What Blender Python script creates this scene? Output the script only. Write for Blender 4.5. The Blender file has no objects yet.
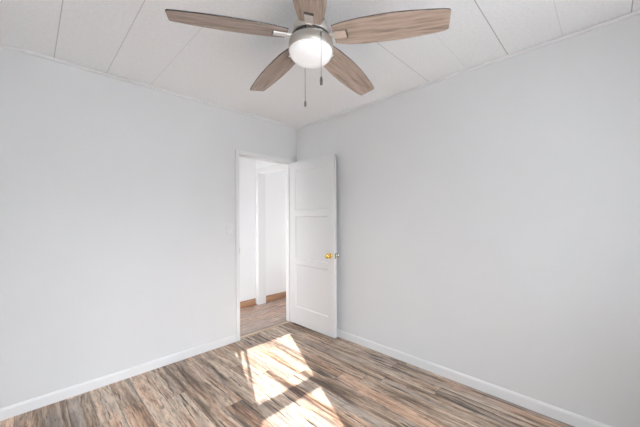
import bpy, bmesh, math, random
from mathutils import Matrix, Vector

random.seed(7)
PI = math.pi
SC = bpy.context.scene
COL = SC.collection

# ---------------------------------------------------------------- camera
YAW, ROLL = math.radians(44.829), -0.0044
CAM = Vector((-2.383, -2.781, 1.295))
F = Vector((math.cos(YAW), math.sin(YAW), 0))
R0 = Vector((math.sin(YAW), -math.cos(YAW), 0))
U0 = Vector((0, 0, 1))
RV = R0 * math.cos(ROLL) + U0 * math.sin(ROLL)
UV = -R0 * math.sin(ROLL) + U0 * math.cos(ROLL)
cd = bpy.data.cameras.new('camera')
cd.sensor_fit = 'HORIZONTAL'
cd.sensor_width = 36.0
cd.lens = 288.97 * 36.0 / 640.0
cd.shift_y = (218.12 - 213.5) / 640.0
cd.clip_start = 0.02
cam = bpy.data.objects.new('camera', cd)
COL.objects.link(cam)
m = Matrix.Identity(4)
for i in range(3):
    m[i][0], m[i][1], m[i][2], m[i][3] = RV[i], UV[i], -F[i], CAM[i]
cam.matrix_world = m
SC.camera = cam

# ---------------------------------------------------------------- exposure, sky, sun
vs = SC.view_settings
vs.view_transform = 'Standard'
vs.look = 'None'
vs.gamma = 1.0
vs.use_curve_mapping = False
vs.exposure = 0.06
SC.cycles.max_bounces = 24
SC.cycles.diffuse_bounces = 16
SC.cycles.use_denoising = True
SC.cycles.sample_clamp_indirect = 6.0

SKY, SUN, HALL = 39.5, 21.0, 19.0
w = bpy.data.worlds.new('sky')
SC.world = w
w.use_nodes = True
nt = w.node_tree
bg = nt.nodes['Background']
bg.inputs['Color'].default_value = (0.90, 0.96, 1.028, 1)
bg.inputs['Strength'].default_value = SKY

def light(name, kind, loc, direction, energy, color=(1, 1, 1), size=None, portal=False, spread=None):
    d = bpy.data.lights.new(name, kind)
    d.energy = energy
    d.color = color
    o = bpy.data.objects.new(name, d)
    COL.objects.link(o)
    o.location = loc
    o.rotation_euler = Vector(direction).to_track_quat('-Z', 'Y').to_euler()
    if size:
        d.shape = 'RECTANGLE'
        d.size, d.size_y = size
    if portal:
        d.cycles.is_portal = True
    if spread:
        d.spread = spread
    return o

SUN_DIR = (0.50, 1.0, -0.624)
s = light('sun', 'SUN', (-5, -8, 6), SUN_DIR, SUN, (0.99, 0.975, 0.965))
s.data.angle = math.radians(0.35)

ROOM_W, ROOM_D, H = 2.716, 3.38, 2.436
WT = 0.115                       # wall thickness
# window of the room in the rear wall (y = -ROOM_D)
WIN_Z0, WIN_Z1 = 0.80, 2.022
W2Z1 = 1.86
W1X0, W1X1 = -2.63, -1.893
W2X0, W2X1 = -1.66, -0.66      # second window added to the same wall for fill light
light('rear_window_daylight', 'AREA', ((W1X0 + W1X1) / 2, -ROOM_D - WT - .02, (WIN_Z0 + WIN_Z1) / 2), (0, 1, 0), 1.0,
      size=(W1X1 - W1X0, WIN_Z1 - WIN_Z0), portal=True)
light('fill_window_daylight', 'AREA', ((W2X0 + W2X1) / 2, -ROOM_D - WT - .02, (WIN_Z0 + W2Z1) / 2), (0, 1, 0), 1.0,
      size=(W2X1 - W2X0, W2Z1 - WIN_Z0), portal=True)  # portal of the added fill opening
light('hall_fill', 'AREA', (2.1, 0.56, 0.85), (-1, 0.05, -0.12), HALL, (0.97, 0.985, 1), size=(0.8, 1.3))  # area lamp added to brighten the hall; its end wall has no opening
light('hall_end_fill', 'AREA', (-1.7, 0.56, 0.85), (1, 0.05, -0.12), HALL * 0.8, (0.97, 0.985, 1), size=(0.8, 1.3))  # added lamp filling the hall from its closed left end

# ---------------------------------------------------------------- materials
def mat(name):
    m = bpy.data.materials.new(name)
    m.use_nodes = True
    return m, m.node_tree, m.node_tree.nodes['Principled BSDF']

def N(nt, kind, **kw):
    n = nt.nodes.new(kind)
    for k, v in kw.items():
        setattr(n, k, v)
    return n

def L(nt, a, b):
    nt.links.new(a, b)

def math_node(nt, op, a, b=None, c=None):
    n = N(nt, 'ShaderNodeMath', operation=op)
    for i, v in enumerate((a, b, c)):
        if v is None:
            continue
        if isinstance(v, (int, float)):
            n.inputs[i].default_value = v
        else:
            L(nt, v, n.inputs[i])
    return n.outputs[0]

def ramp(nt, fac, stops, interp='LINEAR'):
    n = N(nt, 'ShaderNodeValToRGB')
    cr = n.color_ramp
    cr.interpolation = interp
    while len(cr.elements) < len(stops):
        cr.elements.new(0.5)
    for e, (p, c) in zip(cr.elements, stops):
        e.position = p
        e.color = (c[0], c[1], c[2], 1) if len(c) == 3 else c
    L(nt, fac, n.inputs[0])
    return n.outputs[0]

def mixc(nt, fac, a, b, blend='MIX'):
    n = N(nt, 'ShaderNodeMix', data_type='RGBA', blend_type=blend)
    for i, v in ((0, fac), (6, a), (7, b)):
        if isinstance(v, (int, float)):
            n.inputs[i].default_value = v
        elif isinstance(v, tuple):
            n.inputs[i].default_value = (v[0], v[1], v[2], 1)
        else:
            L(nt, v, n.inputs[i])
    return n.outputs[2]

def bump(nt, b, height, strength, dist):
    n = N(nt, 'ShaderNodeBump')
    n.inputs['Strength'].default_value = strength
    n.inputs['Distance'].default_value = dist
    L(nt, height, n.inputs['Height'])
    L(nt, n.outputs[0], b.inputs['Normal'])

def painted(name, col, rough, bscale=220, bstr=0.05):
    m, nt, b = mat(name)
    tc = N(nt, 'ShaderNodeTexCoord')
    no = N(nt, 'ShaderNodeTexNoise')
    no.inputs['Scale'].default_value = bscale
    no.inputs['Detail'].default_value = 3
    L(nt, tc.outputs['Object'], no.inputs['Vector'])
    no2 = N(nt, 'ShaderNodeTexNoise')
    no2.inputs['Scale'].default_value = 3.0
    L(nt, tc.outputs['Object'], no2.inputs['Vector'])
    c = ramp(nt, no2.outputs[0], [(0.3, tuple(x * 0.985 for x in col)), (0.7, col)])
    L(nt, c, b.inputs['Base Color'])
    b.inputs['Roughness'].default_value = rough
    bump(nt, b, no.outputs[0], bstr, 0.001)
    return m

M = {}
M['wall'] = painted('wall_paint', (0.70, 0.703, 0.705), 0.6)
M['trim'] = painted('trim_paint', (0.765, 0.766, 0.766), 0.35, 90, 0.03)
M['door'] = painted('door_paint', (0.72, 0.722, 0.724), 0.38, 120, 0.04)
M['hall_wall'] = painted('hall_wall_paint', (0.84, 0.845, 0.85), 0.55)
M['plate'] = painted('switch_plastic', (0.735, 0.735, 0.73), 0.3, 60, 0.0)

def metal(name, col, rough):
    m, nt, b = mat(name)
    b.inputs['Base Color'].default_value = (*col, 1)
    b.inputs['Metallic'].default_value = 1.0
    tc = N(nt, 'ShaderNodeTexCoord')
    mp = N(nt, 'ShaderNodeMapping')
    mp.inputs['Scale'].default_value = (12, 12, 30)
    L(nt, tc.outputs['Object'], mp.inputs['Vector'])
    no = N(nt, 'ShaderNodeTexNoise')
    no.inputs['Scale'].default_value = 4.0
    L(nt, mp.outputs[0], no.inputs['Vector'])
    r = ramp(nt, no.outputs[0], [(0.3, (rough * .8,) * 3), (0.7, (rough * 1.2,) * 3)])
    L(nt, r, b.inputs['Roughness'])
    return m
M['nickel'] = metal('brushed_nickel', (0.60, 0.565, 0.52), 0.42)
M['iron'] = metal('satin_nickel_iron', (0.80, 0.76, 0.72), 0.35)
M['dark_metal'] = metal('dark_metal', (0.12, 0.11, 0.10), 0.4)
M['brass'] = metal('polished_brass', (0.80, 0.56, 0.16), 0.18)
M['chrome'] = metal('satin_chrome', (0.72, 0.75, 0.80), 0.15)
M['fob'] = metal('fob_metal', (0.17, 0.165, 0.155), 0.55)

m, nt, b = mat('black_edge')
b.inputs['Base Color'].default_value = (0.012, 0.011, 0.011, 1)
b.inputs['Roughness'].default_value = 0.5
M['black'] = m

m, nt, b = mat('lit_opal_glass')
b.inputs['Base Color'].default_value = (0.9, 0.9, 0.9, 1)
b.inputs['Roughness'].default_value = 0.25
b.inputs['Emission Color'].default_value = (1.0, 0.985, 0.96, 1)
b.inputs['Emission Strength'].default_value = 0.2
M['bowl'] = m

def plank_floor(name, along, width, length, stops, dark, seam, rough, seed, streak=1.0):
    """Wood planks running along x or y with varied boards, grain, streaks and seams."""
    m, nt, b = mat(name)
    tc = N(nt, 'ShaderNodeTexCoord')
    sx = N(nt, 'ShaderNodeSeparateXYZ')
    L(nt, tc.outputs['Object'], sx.inputs[0])
    X, Y = sx.outputs[0], sx.outputs[1]
    a, l = (X, Y) if along == 'y' else (Y, X)
    u = math_node(nt, 'DIVIDE', math_node(nt, 'ADD', a, 0.043 + seed), width)
    iu = math_node(nt, 'FLOOR', u)
    wn = N(nt, 'ShaderNodeTexWhiteNoise', noise_dimensions='1D')
    L(nt, iu, wn.inputs['W'])
    v = math_node(nt, 'ADD', math_node(nt, 'DIVIDE', l, length), math_node(nt, 'MULTIPLY', wn.outputs[0], 7.3))
    iv = math_node(nt, 'FLOOR', v)
    cb = N(nt, 'ShaderNodeCombineXYZ')
    L(nt, iu, cb.inputs[0]); L(nt, iv, cb.inputs[1])
    wn2 = N(nt, 'ShaderNodeTexWhiteNoise', noise_dimensions='2D')
    L(nt, cb.outputs[0], wn2.inputs['Vector'])
    rnd = wn2.outputs[0]
    rs = N(nt, 'ShaderNodeSeparateColor')
    L(nt, wn2.outputs[1], rs.inputs[0])
    # board-local coordinates, warped along the grain
    def coords(sa, sl, off):
        warp = N(nt, 'ShaderNodeTexNoise')
        warp.inputs['Scale'].default_value = 3.5
        warp.inputs['Detail'].default_value = 2
        wv = N(nt, 'ShaderNodeCombineXYZ')
        L(nt, a, wv.inputs[0]); L(nt, l, wv.inputs[1])
        L(nt, math_node(nt, 'MULTIPLY', rnd, 31.0), wv.inputs[2])
        L(nt, wv.outputs[0], warp.inputs['Vector'])
        wa = math_node(nt, 'ADD', a, math_node(nt, 'MULTIPLY', math_node(nt, 'SUBTRACT', warp.outputs[0], 0.5), 0.035))
        c = N(nt, 'ShaderNodeCombineXYZ')
        L(nt, math_node(nt, 'MULTIPLY', wa, sa), c.inputs[0])
        L(nt, math_node(nt, 'MULTIPLY', l, sl), c.inputs[1])
        L(nt, math_node(nt, 'ADD', math_node(nt, 'MULTIPLY', rnd, 57.0), off), c.inputs[2])
        return c.outputs[0]
    def noise(sa, sl, off, det=4, rough_=0.55):
        n = N(nt, 'ShaderNodeTexNoise')
        n.inputs['Scale'].default_value = 1.0
        n.inputs['Detail'].default_value = det
        n.inputs['Roughness'].default_value = rough_
        L(nt, coords(sa, sl, off), n.inputs['Vector'])
        return n.outputs[0]
    broad = noise(26, 1.5, 0.0, 4, 0.58)
    tone = math_node(nt, 'ADD', math_node(nt, 'MULTIPLY', math_node(nt, 'SUBTRACT', rs.outputs[0], 0.5), 0.20), broad)
    col = ramp(nt, tone, stops)
    fine = noise(95, 9.0, 3.3, 5, 0.7)
    col = mixc(nt, 1.0, col, ramp(nt, fine, [(0.34, (0.40, 0.37, 0.35)), (0.50, (1, 1, 1)), (0.66, (1.28, 1.26, 1.24))]), 'MULTIPLY')
    tint = ramp(nt, noise(9, 0.8, 9.1, 2), [(0.38, (1.0, 1.0, 1.0)), (0.50, (1.0, 1.0, 1.0)), (0.62, (1.20, 0.94, 0.80))])
    col = mixc(nt, 0.6, col, tint, 'MULTIPLY')
    grey = ramp(nt, noise(11, 1.0, 14.7, 2), [(0.52, (0, 0, 0)), (0.66, (1, 1, 1))])
    col = mixc(nt, math_node(nt, 'MULTIPLY', grey, 0.5), col, (0.27, 0.25, 0.24))
    st = ramp(nt, noise(42, 2.2, 21.0, 4, 0.6), [(0.36, (1, 1, 1)), (0.405, (0, 0, 0))])
    col = mixc(nt, math_node(nt, 'MULTIPLY', st, 0.92 * streak), col, dark)
    # dark knots and mottling
    kn = ramp(nt, noise(30, 9.0, 40.0, 5, 0.7), [(0.33, (1, 1, 1)), (0.42, (0, 0, 0))])
    col = mixc(nt, math_node(nt, 'MULTIPLY', kn, 0.55 * streak), col, tuple(x * 1.3 for x in dark))
    # seams between boards
    def edge(t, wdt):
        f = math_node(nt, 'FRACT', t)
        d = math_node(nt, 'MINIMUM', f, math_node(nt, 'SUBTRACT', 1.0, f))
        return math_node(nt, 'LESS_THAN', d, wdt)
    sm = math_node(nt, 'MAXIMUM', edge(u, 0.0016 / width), edge(v, 0.0016 / length))
    col = mixc(nt, math_node(nt, 'MULTIPLY', sm, seam), col, tuple(x * 0.8 for x in dark))
    L(nt, col, b.inputs['Base Color'])
    rr = ramp(nt, fine, [(0.3, (rough * 1.2,) * 3), (0.7, (rough * 0.85,) * 3)])
    L(nt, rr, b.inputs['Roughness'])
    b.inputs['Specular IOR Level'].default_value = 0.4
    bump(nt, b, math_node(nt, 'SUBTRACT', fine, sm), 0.12, 0.0015)
    return m

M['floor'] = plank_floor('plank_floor', 'y', 0.127, 1.21,
    [(0.30, (0.075, 0.050, 0.036)), (0.40, (0.220, 0.152, 0.107)), (0.485, (0.38, 0.280, 0.207)),
     (0.57, (0.475, 0.372, 0.287)), (0.68, (0.58, 0.475, 0.382))], (0.040, 0.030, 0.027), 0.7, 0.38, 0.0)
M['hall_floor'] = plank_floor('hall_plank_floor', 'x', 0.09, 0.9,
    [(0.25, (0.24, 0.168, 0.130)), (0.5, (0.34, 0.252, 0.205)), (0.75, (0.42, 0.325, 0.27))],
    (0.14, 0.085, 0.055), 0.35, 0.24, 2.0, 0.35)

def wood(name, stops, axis, sa, sl, rough=0.45):
    m, nt, b = mat(name)
    tc = N(nt, 'ShaderNodeTexCoord')
    oi = N(nt, 'ShaderNodeObjectInfo')
    mp = N(nt, 'ShaderNodeMapping')
    sc = [sa, sa, sa]
    sc[axis] = sl
    mp.inputs['Scale'].default_value = sc
    L(nt, tc.outputs['Object'], mp.inputs['Vector'])
    cb = N(nt, 'ShaderNodeCombineXYZ')
    L(nt, math_node(nt, 'MULTIPLY', oi.outputs['Random'], 40.0), cb.inputs[2])
    va = N(nt, 'ShaderNodeVectorMath', operation='ADD')
    L(nt, mp.outputs[0], va.inputs[0]); L(nt, cb.outputs[0], va.inputs[1])
    no = N(nt, 'ShaderNodeTexNoise')
    no.inputs['Scale'].default_value = 1.0
    no.inputs['Detail'].default_value = 6
    no.inputs['Roughness'].default_value = 0.62
    no.inputs['Distortion'].default_value = 0.4
    L(nt, va.outputs[0], no.inputs['Vector'])
    L(nt, ramp(nt, no.outputs[0], stops), b.inputs['Base Color'])
    b.inputs['Roughness'].default_value = rough
    return m
M['blade'] = wood('weathered_oak_blade', [(0.30, (0.095, 0.062, 0.046)), (0.42, (0.20, 0.140, 0.105)), (0.54, (0.285, 0.208, 0.163)), (0.70, (0.36, 0.28, 0.225))], 0, 60, 3.0)
M['base_wood'] = wood('stained_baseboard', [(0.3, (0.28, 0.14, 0.075)), (0.5, (0.40, 0.23, 0.14)), (0.7, (0.50, 0.32, 0.21))], 0, 40, 3)
M['shoe_wood'] = wood('stained_shoe_mould', [(0.3, (0.24, 0.09, 0.035)), (0.5, (0.38, 0.16, 0.07)), (0.7, (0.46, 0.22, 0.11))], 0, 60, 4, 0.3)
M['threshold'] = wood('threshold_wood', [(0.3, (0.38, 0.27, 0.18)), (0.7, (0.55, 0.43, 0.32))], 0, 60, 4)

def tile_ceiling():
    """Painted fibre tiles: fine pitted texture, some joints open and dark, the rest filled with paint."""
    m, nt, b = mat('ceiling_tile')
    tc = N(nt, 'ShaderNodeTexCoord')
    sx = N(nt, 'ShaderNodeSeparateXYZ')
    L(nt, tc.outputs['Object'], sx.inputs[0])
    X, Y = sx.outputs[0], sx.outputs[1]
    def seam(c, at, half):
        d = math_node(nt, 'ABSOLUTE', math_node(nt, 'SUBTRACT', c, at))
        return math_node(nt, 'LESS_THAN', d, half)
    tot = None
    def add(x):
        nonlocal tot
        tot = x if tot is None else math_node(nt, 'MAXIMUM', tot, x)
    for at, half, k, yl in ((-2.256, .0021, .75, -9), (-1.954, .0021, .6, -9), (-1.652, .0018, .4, -1.15), (-2.558, .002, .6, -9)):
        add(math_node(nt, 'MULTIPLY', math_node(nt, 'MULTIPLY', seam(X, at, half), k), math_node(nt, 'GREATER_THAN', Y, yl)))
    right = N(nt, 'ShaderNodeMapRange')
    right.inputs['From Min'].default_value = -1.1
    right.inputs['From Max'].default_value = -0.8
    L(nt, X, right.inputs['Value'])
    right = right.outputs[0]
    for at, half, k in ((-1.722, .0021, .8), (-2.025, .0015, .3), (-2.290, .0024, .95), (-2.585, .0016, .35), (-2.880, .0024, .9), (-1.42, .0014, .2)):
        add(math_node(nt, 'MULTIPLY', math_node(nt, 'MULTIPLY', seam(Y, at, half), k), right))
    no = N(nt, 'ShaderNodeTexNoise')
    no.inputs['Scale'].default_value = 62
    no.inputs['Detail'].default_value = 4
    no.inputs['Roughness'].default_value = 0.65
    L(nt, tc.outputs['Object'], no.inputs['Vector'])
    vo = N(nt, 'ShaderNodeTexVoronoi')
    vo.inputs['Scale'].default_value = 85
    L(nt, tc.outputs['Object'], vo.inputs['Vector'])
    pit = ramp(nt, vo.outputs['Distance'], [(0.10, (0, 0, 0)), (0.34, (1, 1, 1))])
    speck = ramp(nt, no.outputs[0], [(0.36, (0.85, 0.86, 0.867)), (0.60, (0.905, 0.915, 0.923))])
    c = mixc(nt, tot, speck, (0.46, 0.46, 0.46))
    L(nt, c, b.inputs['Base Color'])
    b.inputs['Roughness'].default_value = 0.8
    h = math_node(nt, 'ADD', math_node(nt, 'MULTIPLY', pit, 0.5), no.outputs[0])
    bump(nt, b, math_node(nt, 'SUBTRACT', h, tot), 0.35, 0.003)
    return m
M['ceiling'] = tile_ceiling()

m, nt, b = mat('outdoor_paving')
tc = N(nt, 'ShaderNodeTexCoord')
no = N(nt, 'ShaderNodeTexNoise')
no.inputs['Scale'].default_value = 2.0
L(nt, tc.outputs['Object'], no.inputs['Vector'])
L(nt, ramp(nt, no.outputs[0], [(0.3, (0.74, 0.745, 0.75)), (0.7, (0.82, 0.825, 0.83))]), b.inputs['Base Color'])
b.inputs['Roughness'].default_value = 0.9
M['paving'] = m

m, nt, b = mat('blocker_cloth')
b.inputs['Base Color'].default_value = (0.8, 0.8, 0.78, 1)
b.inputs['Roughness'].default_value = 0.9
M['sun_patch_blocker'] = m

# ---------------------------------------------------------------- mesh helpers
def add_box(bm, x0, x1, y0, y1, z0, z1, bev=0.0, seg=2, mi=0):
    t = bmesh.new()
    vs = [t.verts.new((x, y, z)) for z in (z0, z1) for y in (y0, y1) for x in (x0, x1)]
    for f in ((0, 2, 3, 1), (4, 5, 7, 6), (0, 1, 5, 4), (2, 6, 7, 3), (0, 4, 6, 2), (1, 3, 7, 5)):
        t.faces.new([vs[i] for i in f]).material_index = mi
    if bev > 0:
        bmesh.ops.bevel(t, geom=t.edges[:], offset=bev, segments=seg, affect='EDGES', profile=0.5)
    merge(bm, t)

def merge(bm, t, mtx=None):
    if mtx is not None:
        bmesh.ops.transform(t, matrix=mtx, verts=t.verts[:])
    me = bpy.data.meshes.new('tmp')
    t.to_mesh(me)
    t.free()
    bm.from_mesh(me)
    bpy.data.meshes.remove(me)

def add_lathe(bm, prof, n=48, mtx=None, cap0=False, cap1=False, mi=0):
    """prof: list of (r, z) turned round z."""
    t = bmesh.new()
    rings = []
    for r, z in prof:
        if r < 1e-6:
            rings.append([t.verts.new((0, 0, z))])
        else:
            rings.append([t.verts.new((r * math.cos(2 * PI * i / n), r * math.sin(2 * PI * i / n), z)) for i in range(n)])
    for a, b_ in zip(rings[:-1], rings[1:]):
        for i in range(n):
            j = (i + 1) % n
            if len(a) == 1 and len(b_) == 1:
                continue
            if len(a) == 1:
                f = t.faces.new((a[0], b_[i], b_[j]))
            elif len(b_) == 1:
                f = t.faces.new((a[i], a[j], b_[0]))
            else:
                f = t.faces.new((a[i], a[j], b_[j], b_[i]))
            f.smooth = True
            f.material_index = mi
    if cap0 and len(rings[0]) > 1:
        t.faces.new(rings[0]).material_index = mi
    if cap1 and len(rings[-1]) > 1:
        t.faces.new(rings[-1]).material_index = mi
    bmesh.ops.recalc_face_normals(t, faces=t.faces[:])
    merge(bm, t, mtx)

def add_tube(bm, pts, r, n=8):
    t = bmesh.new()
    rings = []
    for k, p in enumerate(pts):
        p = Vector(p)
        d = (Vector(pts[min(k + 1, len(pts) - 1)]) - Vector(pts[max(k - 1, 0)])).normalized()
        ax = Vector((1, 0, 0)) if abs(d.x) < 0.8 else Vector((0, 1, 0))
        e1 = d.cross(ax).normalized()
        e2 = d.cross(e1)
        rings.append([t.verts.new(p + (e1 * math.cos(2 * PI * i / n) + e2 * math.sin(2 * PI * i / n)) * r) for i in range(n)])
    for a, b_ in zip(rings[:-1], rings[1:]):
        for i in range(n):
            f = t.faces.new((a[i], a[(i + 1) % n], b_[(i + 1) % n], b_[i]))
            f.smooth = True
    t.faces.new(rings[0]); t.faces.new(rings[-1])
    bmesh.ops.recalc_face_normals(t, faces=t.faces[:])
    merge(bm, t)

def add_profile(bm, prof, path, closed_ends=True):
    """Sweep: prof is a list of (offset, z) and path(offset, z, k) gives the point of station k."""
    stations = path['n']
    t = bmesh.new()
    rings = [[t.verts.new(path['at'](o, z, k)) for o, z in prof] for k in range(stations)]
    np_ = len(prof)
    for a, b_ in zip(rings[:-1], rings[1:]):
        for i in range(np_):
            j = (i + 1) % np_
            t.faces.new((a[i], a[j], b_[j], b_[i]))
    if closed_ends:
        t.faces.new(rings[0]); t.faces.new(rings[-1])
    bmesh.ops.recalc_face_normals(t, faces=t.faces[:])
    merge(bm, t)

def obj(name, bm, mats, parent=None, loc=None):
    me = bpy.data.meshes.new(name)
    bm.to_mesh(me)
    bm.free()
    for mm in (mats if isinstance(mats, (list, tuple)) else [mats]):
        me.materials.append(mm)
    o = bpy.data.objects.new(name, me)
    COL.objects.link(o)
    if loc is not None:
        o.location = loc
    if parent is not None:
        o.parent = parent
    return o

def empty(name, loc, parent=None):
    o = bpy.data.objects.new(name, None)
    o.empty_display_size = 0.1
    COL.objects.link(o)
    o.location = loc
    if parent is not None:
        o.parent = parent
    return o

def tag(o, label, cat, kind=None, group=None):
    o['label'] = label
    o['category'] = cat
    if kind:
        o['kind'] = kind
    if group:
        o['group'] = group
    return o

def struct(name, bm, m, label, cat):
    return tag(obj(name, bm, m), label, cat, 'structure')

# ---------------------------------------------------------------- setting
OX0, OX1 = -0.81, -0.085         # door opening in the left wall (plane y = 0)
OZ = 1.978
HALL_Y = 1.0                     # far wall of the hall
HX0, HX1 = -1.8, 2.2

bm = bmesh.new()
add_box(bm, -ROOM_W - WT, WT, -ROOM_D - WT, 0.07, -0.12, 0)
struct('floor', bm, M['floor'], 'brown and grey streaked plank floor of the bedroom', 'floor')
bm = bmesh.new()
add_box(bm, HX0, HX1, 0.07, HALL_Y + WT, -0.12, -0.002)
struct('floor.001', bm, M['hall_floor'], 'smooth reddish brown wood floor of the hallway beyond the door', 'floor')
bm = bmesh.new()
add_box(bm, -ROOM_W - WT, WT, -ROOM_D - WT, 0.02, H, H + 0.12)
struct('ceiling', bm, M['ceiling'], 'white pitted tile ceiling with thin dark joints', 'ceiling')
bm = bmesh.new()
add_box(bm, HX0, HX1, 0.02, HALL_Y + WT, H, H + 0.12)
struct('ceiling.001', bm, M['hall_wall'], 'plain white ceiling of the hallway beyond the door', 'ceiling')

bm = bmesh.new()
add_box(bm, -ROOM_W - WT, OX0 - 0.012, 0, WT, 0, H)
add_box(bm, OX1 + 0.012, HX1, 0, WT, 0, H)
add_box(bm, OX0 - 0.012, OX1 + 0.012, 0, WT, OZ + 0.012, H)
struct('wall_left', bm, M['wall'], 'pale grey wall with the doorway in it', 'wall')
bm = bmesh.new()
add_box(bm, 0, WT, -ROOM_D - WT, 0, 0, H)
struct('wall_right', bm, M['wall'], 'plain pale grey wall on the right, behind the open door', 'wall')
bm = bmesh.new()
y0, y1 = -ROOM_D - WT, -ROOM_D
add_box(bm, -ROOM_W - WT, W1X0, y0, y1, 0, H)
add_box(bm, W1X1, W2X0, y0, y1, 0, H)
add_box(bm, W2X1, 0, y0, y1, 0, H)
add_box(bm, W2X0, W2X1, y0, y1, 0, WIN_Z0)
add_box(bm, W2X0, W2X1, y0, y1, W2Z1, H)
add_box(bm, W1X0, W1X1, y0, y1, 0, WIN_Z0)
add_box(bm, W1X0, W1X1, y0, y1, WIN_Z1, H)
struct('wall_rear', bm, M['wall'], 'pale grey wall behind the camera with the sun window and an added fill window', 'wall')
bm = bmesh.new()
add_box(bm, -ROOM_W - WT, -ROOM_W, -ROOM_D, 0, 0, H)
struct('wall_near', bm, M['wall'], 'plain pale grey wall left of the camera', 'wall')
bm = bmesh.new()
xm = (W2X0 + W2X1) / 2  # added opening that lets in fill light for the ceiling and upper walls
for a_, b_ in ((W2X0, W2X0 + 0.04), (xm - 0.03, xm + 0.03), (W2X1 - 0.04, W2X1)):
    add_box(bm, a_, b_, -ROOM_D - 0.075, -ROOM_D - 0.035, WIN_Z0, W2Z1, 0.004)
struct('fill_window', bm, M['trim'], 'white window added behind the camera for fill light', 'window')
bm = bmesh.new()
add_box(bm, -1.80, 1.5, -ROOM_D - WT - 2.4, -ROOM_D - WT, 2.12, 2.25)  # unseen slab and side wall added to keep direct sun out
add_box(bm, -1.80, -1.70, -ROOM_D - WT - 2.4, -ROOM_D - WT, -0.5, 2.12)
struct('sun_blocker', bm, M['trim'], 'unseen white slab and side wall added to block sun and sky from the fill opening', 'sun_blocker')

# window of the wall behind the camera (rails, sash bars)
MID0, MID1 = 1.395, 1.470        # meeting rails
bm = bmesh.new()
yy0, yy1 = -ROOM_D - 0.075, -ROOM_D - 0.035
add_box(bm, W1X0, W1X1, yy0, yy1, MID0, MID1, 0.004)
add_box(bm, W1X0, W1X1, yy0, yy1, WIN_Z0, WIN_Z0 + 0.04, 0.004)
add_box(bm, -2.562, -2.534, yy0 + 0.012, yy1 - 0.008, WIN_Z0, WIN_Z1, 0.003)
add_box(bm, -2.488, -2.466, yy0 + 0.012, yy1 - 0.008, WIN_Z0, WIN_Z1, 0.003)
win = struct('window_1', bm, M['trim'], 'white sash window behind the camera that throws the sun patch', 'window')
# unseen drape added left of it, its edge slanted to taper the sun patch
bm = bmesh.new()
zs = [2.12, 1.95, 1.80, 1.65, 1.52, 1.43, 1.2, 0.95, 0.70]
xe = [-2.56, -2.548, -2.506, -2.464, -2.427, -2.403, -2.403, -2.403, -2.403]
NC = 12
fr, bk = [], []
for z_, x_ in zip(zs, xe):
    fr.append([bm.verts.new((-2.69 + (x_ + 2.69) * i / NC, -3.335 + 0.014 * math.sin(i * 2.1), z_)) for i in range(NC + 1)])
    bk.append([bm.verts.new((-2.69 + (x_ + 2.69) * i / NC, -3.331 + 0.014 * math.sin(i * 2.1), z_)) for i in range(NC + 1)])
for k in range(len(zs) - 1):
    for i in range(NC):
        bm.faces.new((fr[k][i], fr[k][i + 1], fr[k + 1][i + 1], fr[k + 1][i]))
        bm.faces.new((bk[k][i], bk[k][i + 1], bk[k + 1][i + 1], bk[k + 1][i]))
    bm.faces.new((fr[k][NC], bk[k][NC], bk[k + 1][NC], fr[k + 1][NC]))
obj('sun_patch_blocker', bm, M['sun_patch_blocker'], win)
# hall behind the doorway
bm = bmesh.new()
add_box(bm, HX0, HX1, HALL_Y, HALL_Y + WT, 0, H)
struct('wall_hall', bm, M['hall_wall'], 'bright white far wall of the hallway seen through the doorway', 'wall')
bm = bmesh.new()
add_box(bm, HX0 - WT, HX0, 0.02, HALL_Y + WT, 0, H)
struct('wall_hall_left', bm, M['hall_wall'], 'white end wall of the hallway on the left', 'wall')
bm = bmesh.new()
add_box(bm, HX1, HX1 + WT, 0.02, HALL_Y + WT, 0, H)
struct('wall_hall_right', bm, M['hall_wall'], 'white end wall of the hallway on the right', 'wall')
PX0, PX1 = 0.045, 0.165          # cased opening across the hall
PY0, PY1 = 0.19, 0.925
PZ = 1.975
bm = bmesh.new()
add_box(bm, PX0, PX1, PY1 + 0.012, HALL_Y, 0, H)
add_box(bm, PX0, PX1, WT, PY0 - 0.012, 0, H)
add_box(bm, PX0, PX1, PY0 - 0.012, PY1 + 0.012, PZ + 0.012, H)
struct('wall_cross', bm, M['hall_wall'], 'white cross wall of the hallway above the cased opening', 'wall')
bm = bmesh.new()
add_box(bm, PX0 - 0.014, PX0, PY1 - 0.004, HALL_Y - 0.004, 0, PZ + 0.07, 0.003)
add_box(bm, PX0 - 0.014, PX0, PY0 - 0.066, PY0 + 0.004, 0, PZ + 0.07, 0.003)
add_box(bm, PX0 - 0.014, PX0, PY0 + 0.004, PY1 - 0.004, PZ - 0.004, PZ + 0.07, 0.003)
add_box(bm, PX0, PX1, PY1, PY1 + 0.012, 0, PZ)
add_box(bm, PX0, PX1, PY0 - 0.012, PY0, 0, PZ)
add_box(bm, PX0, PX1, PY0 - 0.012, PY1 + 0.012, PZ, PZ + 0.012)
struct('trim_1', bm, M['trim'], 'white casing of the second opening inside the hallway', 'door casing')
def hall_base(x0, x1, name, label):
    bm = bmesh.new()
    add_box(bm, x0, x1, HALL_Y - 0.014, HALL_Y, 0, 0.088, 0.003)
    b_ = struct(name, bm, M['base_wood'], label, 'baseboard')
    bm = bmesh.new()
    add_box(bm, x0, x1, HALL_Y - 0.03, HALL_Y - 0.014, 0, 0.018, 0.005)
    obj('shoe_moulding', bm, M['shoe_wood'], b_)
hall_base(HX0, PX0 - 0.022, 'baseboard_hall', 'brown wood baseboard in the hallway left of the white post')
hall_base(PX1 + 0.002, HX1, 'baseboard_far', 'brown wood baseboard in the hallway right of the white post')

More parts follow.
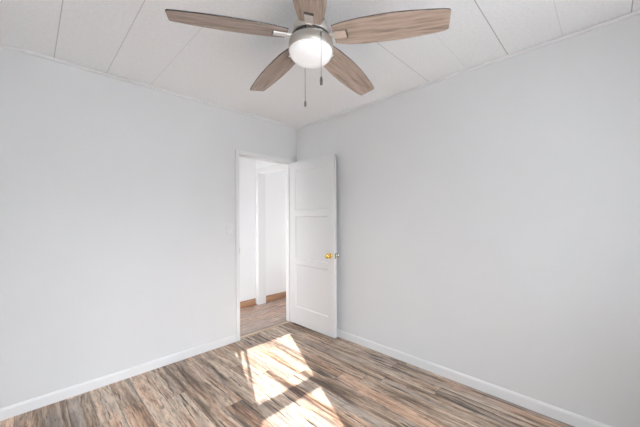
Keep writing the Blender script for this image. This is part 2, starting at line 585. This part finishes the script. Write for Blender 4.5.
# door casing, jamb and threshold
bm = bmesh.new()
CW = 0.042
add_box(bm, OX0 - CW, OX0 + 0.002, -0.014, 0, 0, OZ + CW, 0.004)
add_box(bm, OX1 - 0.002, OX1 + CW, -0.014, 0, 0, OZ + CW, 0.004)
add_box(bm, OX0 + 0.002, OX1 - 0.002, -0.014, 0, OZ - 0.002, OZ + CW, 0.004)
add_box(bm, OX0 - 0.012, OX0, 0, WT, 0, OZ)
add_box(bm, OX1, OX1 + 0.012, 0, WT, 0, OZ)
add_box(bm, OX0 - 0.012, OX1 + 0.012, 0, WT, OZ, OZ + 0.012)
add_box(bm, OX0, OX0 + 0.011, 0.040, 0.075, 0, OZ, 0.002)          # door stops
add_box(bm, OX1 - 0.011, OX1, 0.040, 0.075, 0, OZ, 0.002)
add_box(bm, OX0 + 0.011, OX1 - 0.011, 0.040, 0.075, OZ - 0.011, OZ, 0.002)
t = struct('trim_2', bm, M['trim'], 'white casing and jamb round the doorway in the left wall', 'door casing')
bm = bmesh.new()
add_box(bm, OX0 - 0.0015, OX0 + 0.0015, -0.015, 0.02, 0.925, 0.985, 0.0008)
obj('strike_plate', bm, M['brass'], t)['label'] = 'small brass strike plate'
bm = bmesh.new()
add_box(bm, OX0, OX1, 0.022, 0.062, -0.01, 0.006, 0.003)
struct('trim_3', bm, M['threshold'], 'thin tan threshold strip between the two wood floors', 'threshold')

# baseboards and the small cove along the ceiling
def base_prof(h=0.076, t=0.012):
    return [(0, 0), (t, 0), (t, h * 0.80), (t * 0.8, h * 0.90), (t * 0.4, h), (0, h)]
bm = bmesh.new()
xs = [-ROOM_W, OX0 - CW]
add_profile(bm, base_prof(), {'n': 2, 'at': lambda o, z, k: (xs[k], -o, z)})
struct('baseboard_left', bm, M['trim'], 'white baseboard along the wall with the doorway', 'baseboard')
bm = bmesh.new()
ys = [-0.0, -ROOM_D]
add_profile(bm, base_prof(), {'n': 2, 'at': lambda o, z, k: (-o, ys[k], z)})
struct('baseboard_right', bm, M['trim'], 'white baseboard along the right wall', 'baseboard')

def cove_prof(r=0.017):
    return [(0, -r)] + [(r * (0.25 + 0.75 * math.sin(a)), -r * (0.25 + 0.75 * math.cos(a)) + 0.0) for a in [i * PI / 2 / 4 for i in range(5)]] + [(r, -0.0005), (0, -0.0005)]
def gap(s):
    return 0.0005 + 0.0045 * max(0.0, math.sin(s * 4.1 + 0.6) * math.sin(s * 1.7 + 1.0)) ** 0.7
bm = bmesh.new()
n = 41
add_profile(bm, cove_prof(), {'n': n, 'at': lambda o, z, k: (-ROOM_W + ROOM_W * k / (n - 1), -o, H + z - gap(-ROOM_W * (1 - k / (n - 1))))})
struct('trim_4', bm, M['trim'], 'thin white moulding along the ceiling above the doorway wall', 'ceiling moulding')
bm = bmesh.new()
add_profile(bm, cove_prof(), {'n': n, 'at': lambda o, z, k: (-o, -ROOM_D * k / (n - 1), H + z - gap(3 + ROOM_D * k / (n - 1)))})
struct('trim_5', bm, M['trim'], 'thin white moulding along the ceiling above the right wall', 'ceiling moulding')

# ground outside, which the sun and sky light and which lights the ceiling in turn
bm = bmesh.new()
add_box(bm, -16, 12, -18, 12, -0.7, -0.5)
struct('ground', bm, M['paving'], 'pale paving outside the windows', 'ground')
# an unseen wall added to hide the lowest part of the sky from the window
bm = bmesh.new()
add_box(bm, -16, 12, -9.9, -9.6, -0.5, 2.85)
add_box(bm, -10.3, -10.0, -9.6, 12, -0.5, 4.0)
struct('wall_sky_blocker', bm, M['paving'], 'long unseen wall added outside to hide the low sky from the windows', 'wall')

# ---------------------------------------------------------------- the open door
LX = -0.120                      # face towards the camera
LT = 0.035
LY0, LY1 = -0.742, -0.010
LZ0, LZ1 = 0.026, 1.970
door = empty('door_1', (LX + LT / 2, LY1, LZ0))
tag(door, 'white three panel door swung open against the right wall', 'door', 'structure')
def door_leaf():
    panels = [(LY0 + 0.098, LY1 - 0.098, z0, z1) for z0, z1 in ((0.228, 0.742), (0.808, 1.318), (1.392, 1.872))]
    bm = bmesh.new()
    slope, depth = 0.011, 0.012
    zc = sorted({LZ0, LZ1} | {p[2] for p in panels} | {p[3] for p in panels})
    yc = [LY0, panels[0][0], panels[0][1], LY1]
    for xf, d in ((LX, 1), (LX + LT, -1)):
        V = {}
        def v(y, z, x=xf):
            k = (round(x, 5), round(y, 5), round(z, 5))
            if k not in V:
                V[k] = bm.verts.new((x, y, z))
            return V[k]
        for i in range(3):
            for j in range(len(zc) - 1):
                a0, a1, c0, c1 = yc[i], yc[i + 1], zc[j], zc[j + 1]
                if i == 1 and any(abs(c0 - p[2]) < 1e-6 for p in panels):
                    ring0 = [v(a0, c0), v(a1, c0), v(a1, c1), v(a0, c1)]
                    xi = xf + d * depth
                    ring1 = [v(a0 + slope, c0 + slope, xi), v(a1 - slope, c0 + slope, xi), v(a1 - slope, c1 - slope, xi), v(a0 + slope, c1 - slope, xi)]
                    for k in range(4):
                        bm.faces.new((ring0[k], ring0[(k + 1) % 4], ring1[(k + 1) % 4], ring1[k]))
                else:
                    bm.faces.new((v(a0, c0), v(a1, c0), v(a1, c1), v(a0, c1)))
    # edges
    for (ya, yb, za, zb) in ((LY0, LY0, LZ0, LZ1), (LY1, LY1, LZ0, LZ1)):
        q = [bm.verts.new(p) for p in ((LX, ya, za), (LX + LT, ya, za), (LX + LT, ya, zb), (LX, ya, zb))]
        bm.faces.new(q)
    for zz in (LZ0, LZ1):
        q = [bm.verts.new(p) for p in ((LX, LY0, zz), (LX + LT, LY0, zz), (LX + LT, LY1, zz), (LX, LY1, zz))]
        bm.faces.new(q)
    bmesh.ops.remove_doubles(bm, verts=bm.verts[:], dist=1e-5)
    bmesh.ops.recalc_face_normals(bm, faces=bm.faces[:])
    outer = [e for e in bm.edges if len(e.link_faces) == 2 and e.calc_face_angle(0) > 1.2]
    bmesh.ops.bevel(bm, geom=outer, offset=0.003, segments=2, affect='EDGES', profile=0.5)
    o = door.location
    bmesh.ops.translate(bm, verts=bm.verts[:], vec=-o)
    leaf = obj('leaf', bm, M['door'], door)
    for p in panels:
        bm = bmesh.new()
        add_box(bm, LX + depth - 0.0005, LX + LT - depth + 0.0005, p[0] + slope - 0.002, p[1] - slope + 0.002, p[2] + slope - 0.002, p[3] - slope + 0.002)
        bmesh.ops.translate(bm, verts=bm.verts[:], vec=-o)
        obj('panel', bm, M['door'], leaf)
    return leaf
door_leaf()
KY, KZ = -0.680, 0.892
def door_knob(side, m, label):
    """side -1: towards the room and the camera, +1: towards the wall."""
    xf = LX if side < 0 else LX + LT
    mt = Matrix.Translation(Vector((xf, KY if side < 0 else KY - 0.03, KZ)) - door.location) @ Matrix.Rotation(-PI / 2 if side < 0 else PI / 2, 4, 'Y')
    bm = bmesh.new()
    g = 1.0 if side < 0 else 1.2
    add_lathe(bm, [(0.0, 0.022), (0.0085, 0.022), (0.0085, 0.026)] + [(r * g, 0.026 + (z - 0.026) * g) for r, z in ((0.014, 0.029), (0.022, 0.034), (0.026, 0.042), (0.0255, 0.050), (0.021, 0.057), (0.012, 0.061), (0, 0.062))], 32, mt)
    k = obj('knob', bm, m, door)
    k['label'] = label
    bm = bmesh.new()
    add_lathe(bm, [(0.031, 0), (0.031, 0.003), (0.027, 0.007), (0.017, 0.010), (0.0085, 0.012), (0.0085, 0.0225)], 32, mt)
    obj('rosette', bm, M['brass'], k)['label'] = 'round brass rosette behind the knob'
door_knob(-1, M['brass'], 'brass knob on the visible face')
door_knob(1, M['chrome'], 'silvery knob on the wall side')
bm = bmesh.new()
add_box(bm, LX + 0.006, LX + LT - 0.006, LY0 - 0.0012, LY0 + 0.004, KZ - 0.029, KZ + 0.029, 0.0006)
add_box(bm, LX + 0.011, LX + LT - 0.011, LY0 - 0.009, LY0 - 0.001, KZ - 0.008, KZ + 0.008, 0.002)
bmesh.ops.translate(bm, verts=bm.verts[:], vec=-door.location)
obj('latch_plate', bm, M['brass'], door)['label'] = 'brass latch plate on the door edge'
for z in (0.22, 1.0, 1.78):
    bm = bmesh.new()
    mt = Matrix.Translation(Vector((OX1 - 0.0, -0.019, z)) - door.location)
    add_lathe(bm, [(0, -0.048), (0.003, -0.047), (0.0045, -0.044), (0.0045, 0.044), (0.003, 0.047), (0, 0.048)], 12, mt)
    obj('hinge', bm, M['trim'], door)

# ---------------------------------------------------------------- light switch
SXc, SZc = -0.918, 1.193
sw = empty('light_switch', (SXc, 0, SZc))
tag(sw, 'white toggle light switch on the wall just left of the doorway', 'light switch')
bm = bmesh.new()
add_box(bm, -0.035, 0.035, -0.007, 0, -0.058, 0.058, 0.003, 3)
obj('plate', bm, M['plate'], sw)
bm = bmesh.new()
add_box(bm, -0.0055, 0.0055, -0.0085, -0.006, -0.0125, 0.0125, 0.0008)
add_box(bm, -0.0042, 0.0042, -0.019, -0.007, -0.001, 0.009, 0.002)
obj('toggle', bm, M['plate'], sw)
for z in (-0.030, 0.030):
    bm = bmesh.new()
    add_lathe(bm, [(0.0032, 0), (0.0032, 0.001), (0.002, 0.0018), (0, 0.002)], 12, Matrix.Translation((0, -0.0068, z)) @ Matrix.Rotation(PI / 2, 4, 'X'))
    obj('screw', bm, M['plate'], sw)

# ---------------------------------------------------------------- ceiling fan
FX, FY = -1.3535, -1.6965
ZT = 2.187                       # height of the blade tips
AZ, PITCH, DROOP, TX, TY = -1.098, -0.216, 0.063, -0.016, 0.006
fan = empty('ceiling_fan', (FX, FY, H))
tag(fan, 'five bladed ceiling fan with wood blades, nickel body and lit round glass bowl', 'ceiling fan')
hub = ZT - H                     # the blades' reference height in fan space
hang = Matrix.Identity(4)        # the fan hangs very slightly out of true
hang[2][0], hang[2][1] = TX, TY
def fanpart(name, bm, m, parent=fan):
    bmesh.ops.transform(bm, matrix=hang, verts=bm.verts[:])
    return obj(name, bm, m, parent)
bm = bmesh.new()
add_lathe(bm, [(0.0, -0.0005), (0.075, -0.0005), (0.077, -0.012), (0.070, -0.040), (0.050, -0.052), (0.020, -0.054), (0.0, -0.054)], 48)
obj('canopy', bm, M['nickel'], fan)
bm = bmesh.new()
add_lathe(bm, [(0.0, -0.050), (0.018, -0.050), (0.018, -0.110), (0.040, -0.114), (0.066, -0.120), (0.080, -0.130), (0.088, -0.160), (0.092, -0.188), (0.088, -0.196), (0.06, -0.199), (0.0, -0.199)], 56)
fanpart('motor_housing', bm, M['nickel'])
bm = bmesh.new()
add_lathe(bm, [(0.0, -0.1985), (0.088, -0.1985), (0.090, -0.2035), (0.102, -0.2100), (0.105, -0.2300), (0.0, -0.2300)], 56)
fanpart('flywheel', bm, M['dark_metal'])
bm = bmesh.new()
add_lathe(bm, [(0.09, -0.2290), (0.108, -0.2290), (0.1115, -0.2315), (0.1145, -0.250), (0.1150, -0.2790), (0.1130, -0.2815), (0.104, -0.2815), (0.09, -0.2770)], 64)
fanpart('light_ring', bm, M['nickel'])
bm = bmesh.new()
prof = [(0.1110, -0.2760), (0.1115, -0.284)]
for i in range(1, 13):
    a = i / 12 * PI / 2
    prof.append((0.1115 * math.cos(a) ** 0.72 if i < 12 else 0.0, -0.284 - 0.058 * math.sin(a) ** 1.12))
add_lathe(bm, prof, 64)
fanpart('light_bowl', bm, M['bowl'])['label'] = 'lit round white glass bowl'

# one blade, along +x, in fan space; the others are copies turned round the axis
def interp(x, tab):
    for (x0, y0), (x1, y1) in zip(tab[:-1], tab[1:]):
        if x <= x1:
            f = (x - x0) / (x1 - x0)
            return y0 + (y1 - y0) * f
    return tab[-1][1]
WP = [(0.124, .054), (0.15, .0625), (0.20, .0725), (0.27, .0780), (0.34, .0790), (0.42, .0790), (0.50, .0740), (0.58, .0655), (0.64, .0575), (0.656, .0535), (0.663, .046)]
WM = [(0.124, .050), (0.15, .0565), (0.20, .0645), (0.27, .0715), (0.34, .0750), (0.42, .0755), (0.50, .0715), (0.58, .0640), (0.64, .0570), (0.656, .0535), (0.663, .046)]
def blade_point(r, w_, dz):
    return Vector((r, w_ * math.cos(PITCH) - dz * math.sin(PITCH), hub + w_ * math.sin(PITCH) + dz * math.cos(PITCH) + DROOP * (0.66 - r)))
def make_blade():
    rs = [0.124 + i * (0.656 - 0.124) / 30 for i in range(31)] + [0.660, 0.663]
    up, lo = [], []
    for r in rs:
        up.append((r, interp(r, WP)))
        lo.append((r, -interp(r, WM)))
    outline = lo + up[::-1]
    bm = bmesh.new()
    bot = [bm.verts.new(blade_point(r, w_, 0)) for r, w_ in outline]
    top = [bm.verts.new(blade_point(r, w_, 0.006)) for r, w_ in outline]
    k = len(rs)
    nn = len(outline)
    for i in range(k - 1):
        f = bm.faces.new((bot[i], bot[i + 1], bot[nn - 2 - i], bot[nn - 1 - i])); f.material_index = 0
        f = bm.faces.new((top[i], top[i + 1], top[nn - 2 - i], top[nn - 1 - i])); f.material_index = 1
    for i in range(nn):
        j = (i + 1) % nn
        f = bm.faces.new((bot[i], bot[j], top[j], top[i])); f.material_index = 1
    bmesh.ops.recalc_face_normals(bm, faces=bm.faces[:])
    b_ = obj('blade', bm, [M['blade'], M['black']], fan)
    # bracket: neck rising from the flywheel and a plate under the blade root
    bm = bmesh.new()
    t = bmesh.new()
    add_box(t, 0.128, 0.192, -0.0215, 0.0215, -0.0075, -0.0008, 0.002)
    for v in t.verts:
        v.co = blade_point(v.co.x, v.co.y, v.co.z)
    merge(bm, t)
    t = bmesh.new()
    add_box(t, 0.0, 0.06, -0.014, 0.014, -0.009, 0.0, 0.002)
    for v in t.verts:
        f = v.co.x / 0.06
        p = blade_point(0.130, v.co.y, v.co.z - 0.001)
        q = Vector((0.080, v.co.y, -0.212 + v.co.z))
        v.co = q.lerp(p, f)
    merge(bm, t)
    ir = obj('blade_iron', bm, M['iron'], b_)
    bm = bmesh.new()
    add_box(bm, 0.190, 0.197, -0.0225, 0.0225, -0.0085, -0.0006, 0.0015)
    for v in bm.verts:
        v.co = blade_point(v.co.x, v.co.y, v.co.z)
    cap = obj('iron_end', bm, M['dark_metal'], b_)
    return b_
def spin(o, k):
    rot = Matrix.Rotation(AZ + k * 2 * PI / 5, 4, 'Z')
    # keep a pure rotation that follows the slight hang of the fan
    zx = Vector((-TX, -TY, 1)).normalized()
    q = Vector((0, 0, 1)).rotation_difference(zx)
    o.matrix_local = q.to_matrix().to_4x4() @ rot
blade0 = make_blade()
for k in range(5):
    if k == 0:
        bl = blade0
    else:
        bl = blade0.copy()
        COL.objects.link(bl)
        bl.parent = fan
        for ch in list(blade0.children):
            c = ch.copy()
            COL.objects.link(c)
            c.parent = bl
    spin(bl, k)

# two pull chains
def chain(lat, dep, z0, z1, fob_r, fob_h, label):
    """lat, dep: where the chain hangs, to the right of and beyond the fan axis."""
    p = R0 * lat + F * dep
    bm = bmesh.new()
    add_tube(bm, [(p.x, p.y, z0), (p.x, p.y, (z0 + z1) / 2), (p.x, p.y, z1)], 0.0014, 6)
    zz = z0
    while zz > z1:
        zz -= 0.012
        t = bmesh.new()
        bmesh.ops.create_icosphere(t, subdivisions=1, radius=0.0017, matrix=Matrix.Translation((p.x, p.y, zz)))
        merge(bm, t)
    # bell that the chain comes out of, on the ring
    q = p * (0.1135 / p.length)
    add_lathe(bm, [(0, 0.006), (0.004, 0.005), (0.005, 0.0), (0.0045, -0.010), (0.002, -0.013), (0, -0.013)], 12, Matrix.Translation((p.x, p.y, z0)))
    add_tube(bm, [(q.x * 0.97, q.y * 0.97, z0 + 0.002), (p.x, p.y, z0 + 0.002)], 0.0025, 8)
    c = obj('pull_chain', bm, M['fob'], fan)
    c['label'] = label
    bm = bmesh.new()
    add_lathe(bm, [(0, z1 + 0.004), (0.0025, z1 + 0.002), (fob_r * 0.7, z1 - fob_h * 0.12), (fob_r, z1 - fob_h * 0.35), (fob_r, z1 - fob_h * 0.75), (fob_r * 0.7, z1 - fob_h * 0.95), (0, z1 - fob_h)], 16, Matrix.Translation((p.x, p.y, 0)))
    obj('fob', bm, M['fob'], c)
chain(0.0525, -0.1120, -0.256, -0.464, 0.0074, 0.042, 'pull chain in front of the bowl')
chain(-0.036, 0.1150, -0.256, -0.487, 0.0060, 0.034, 'pull chain behind the bowl')
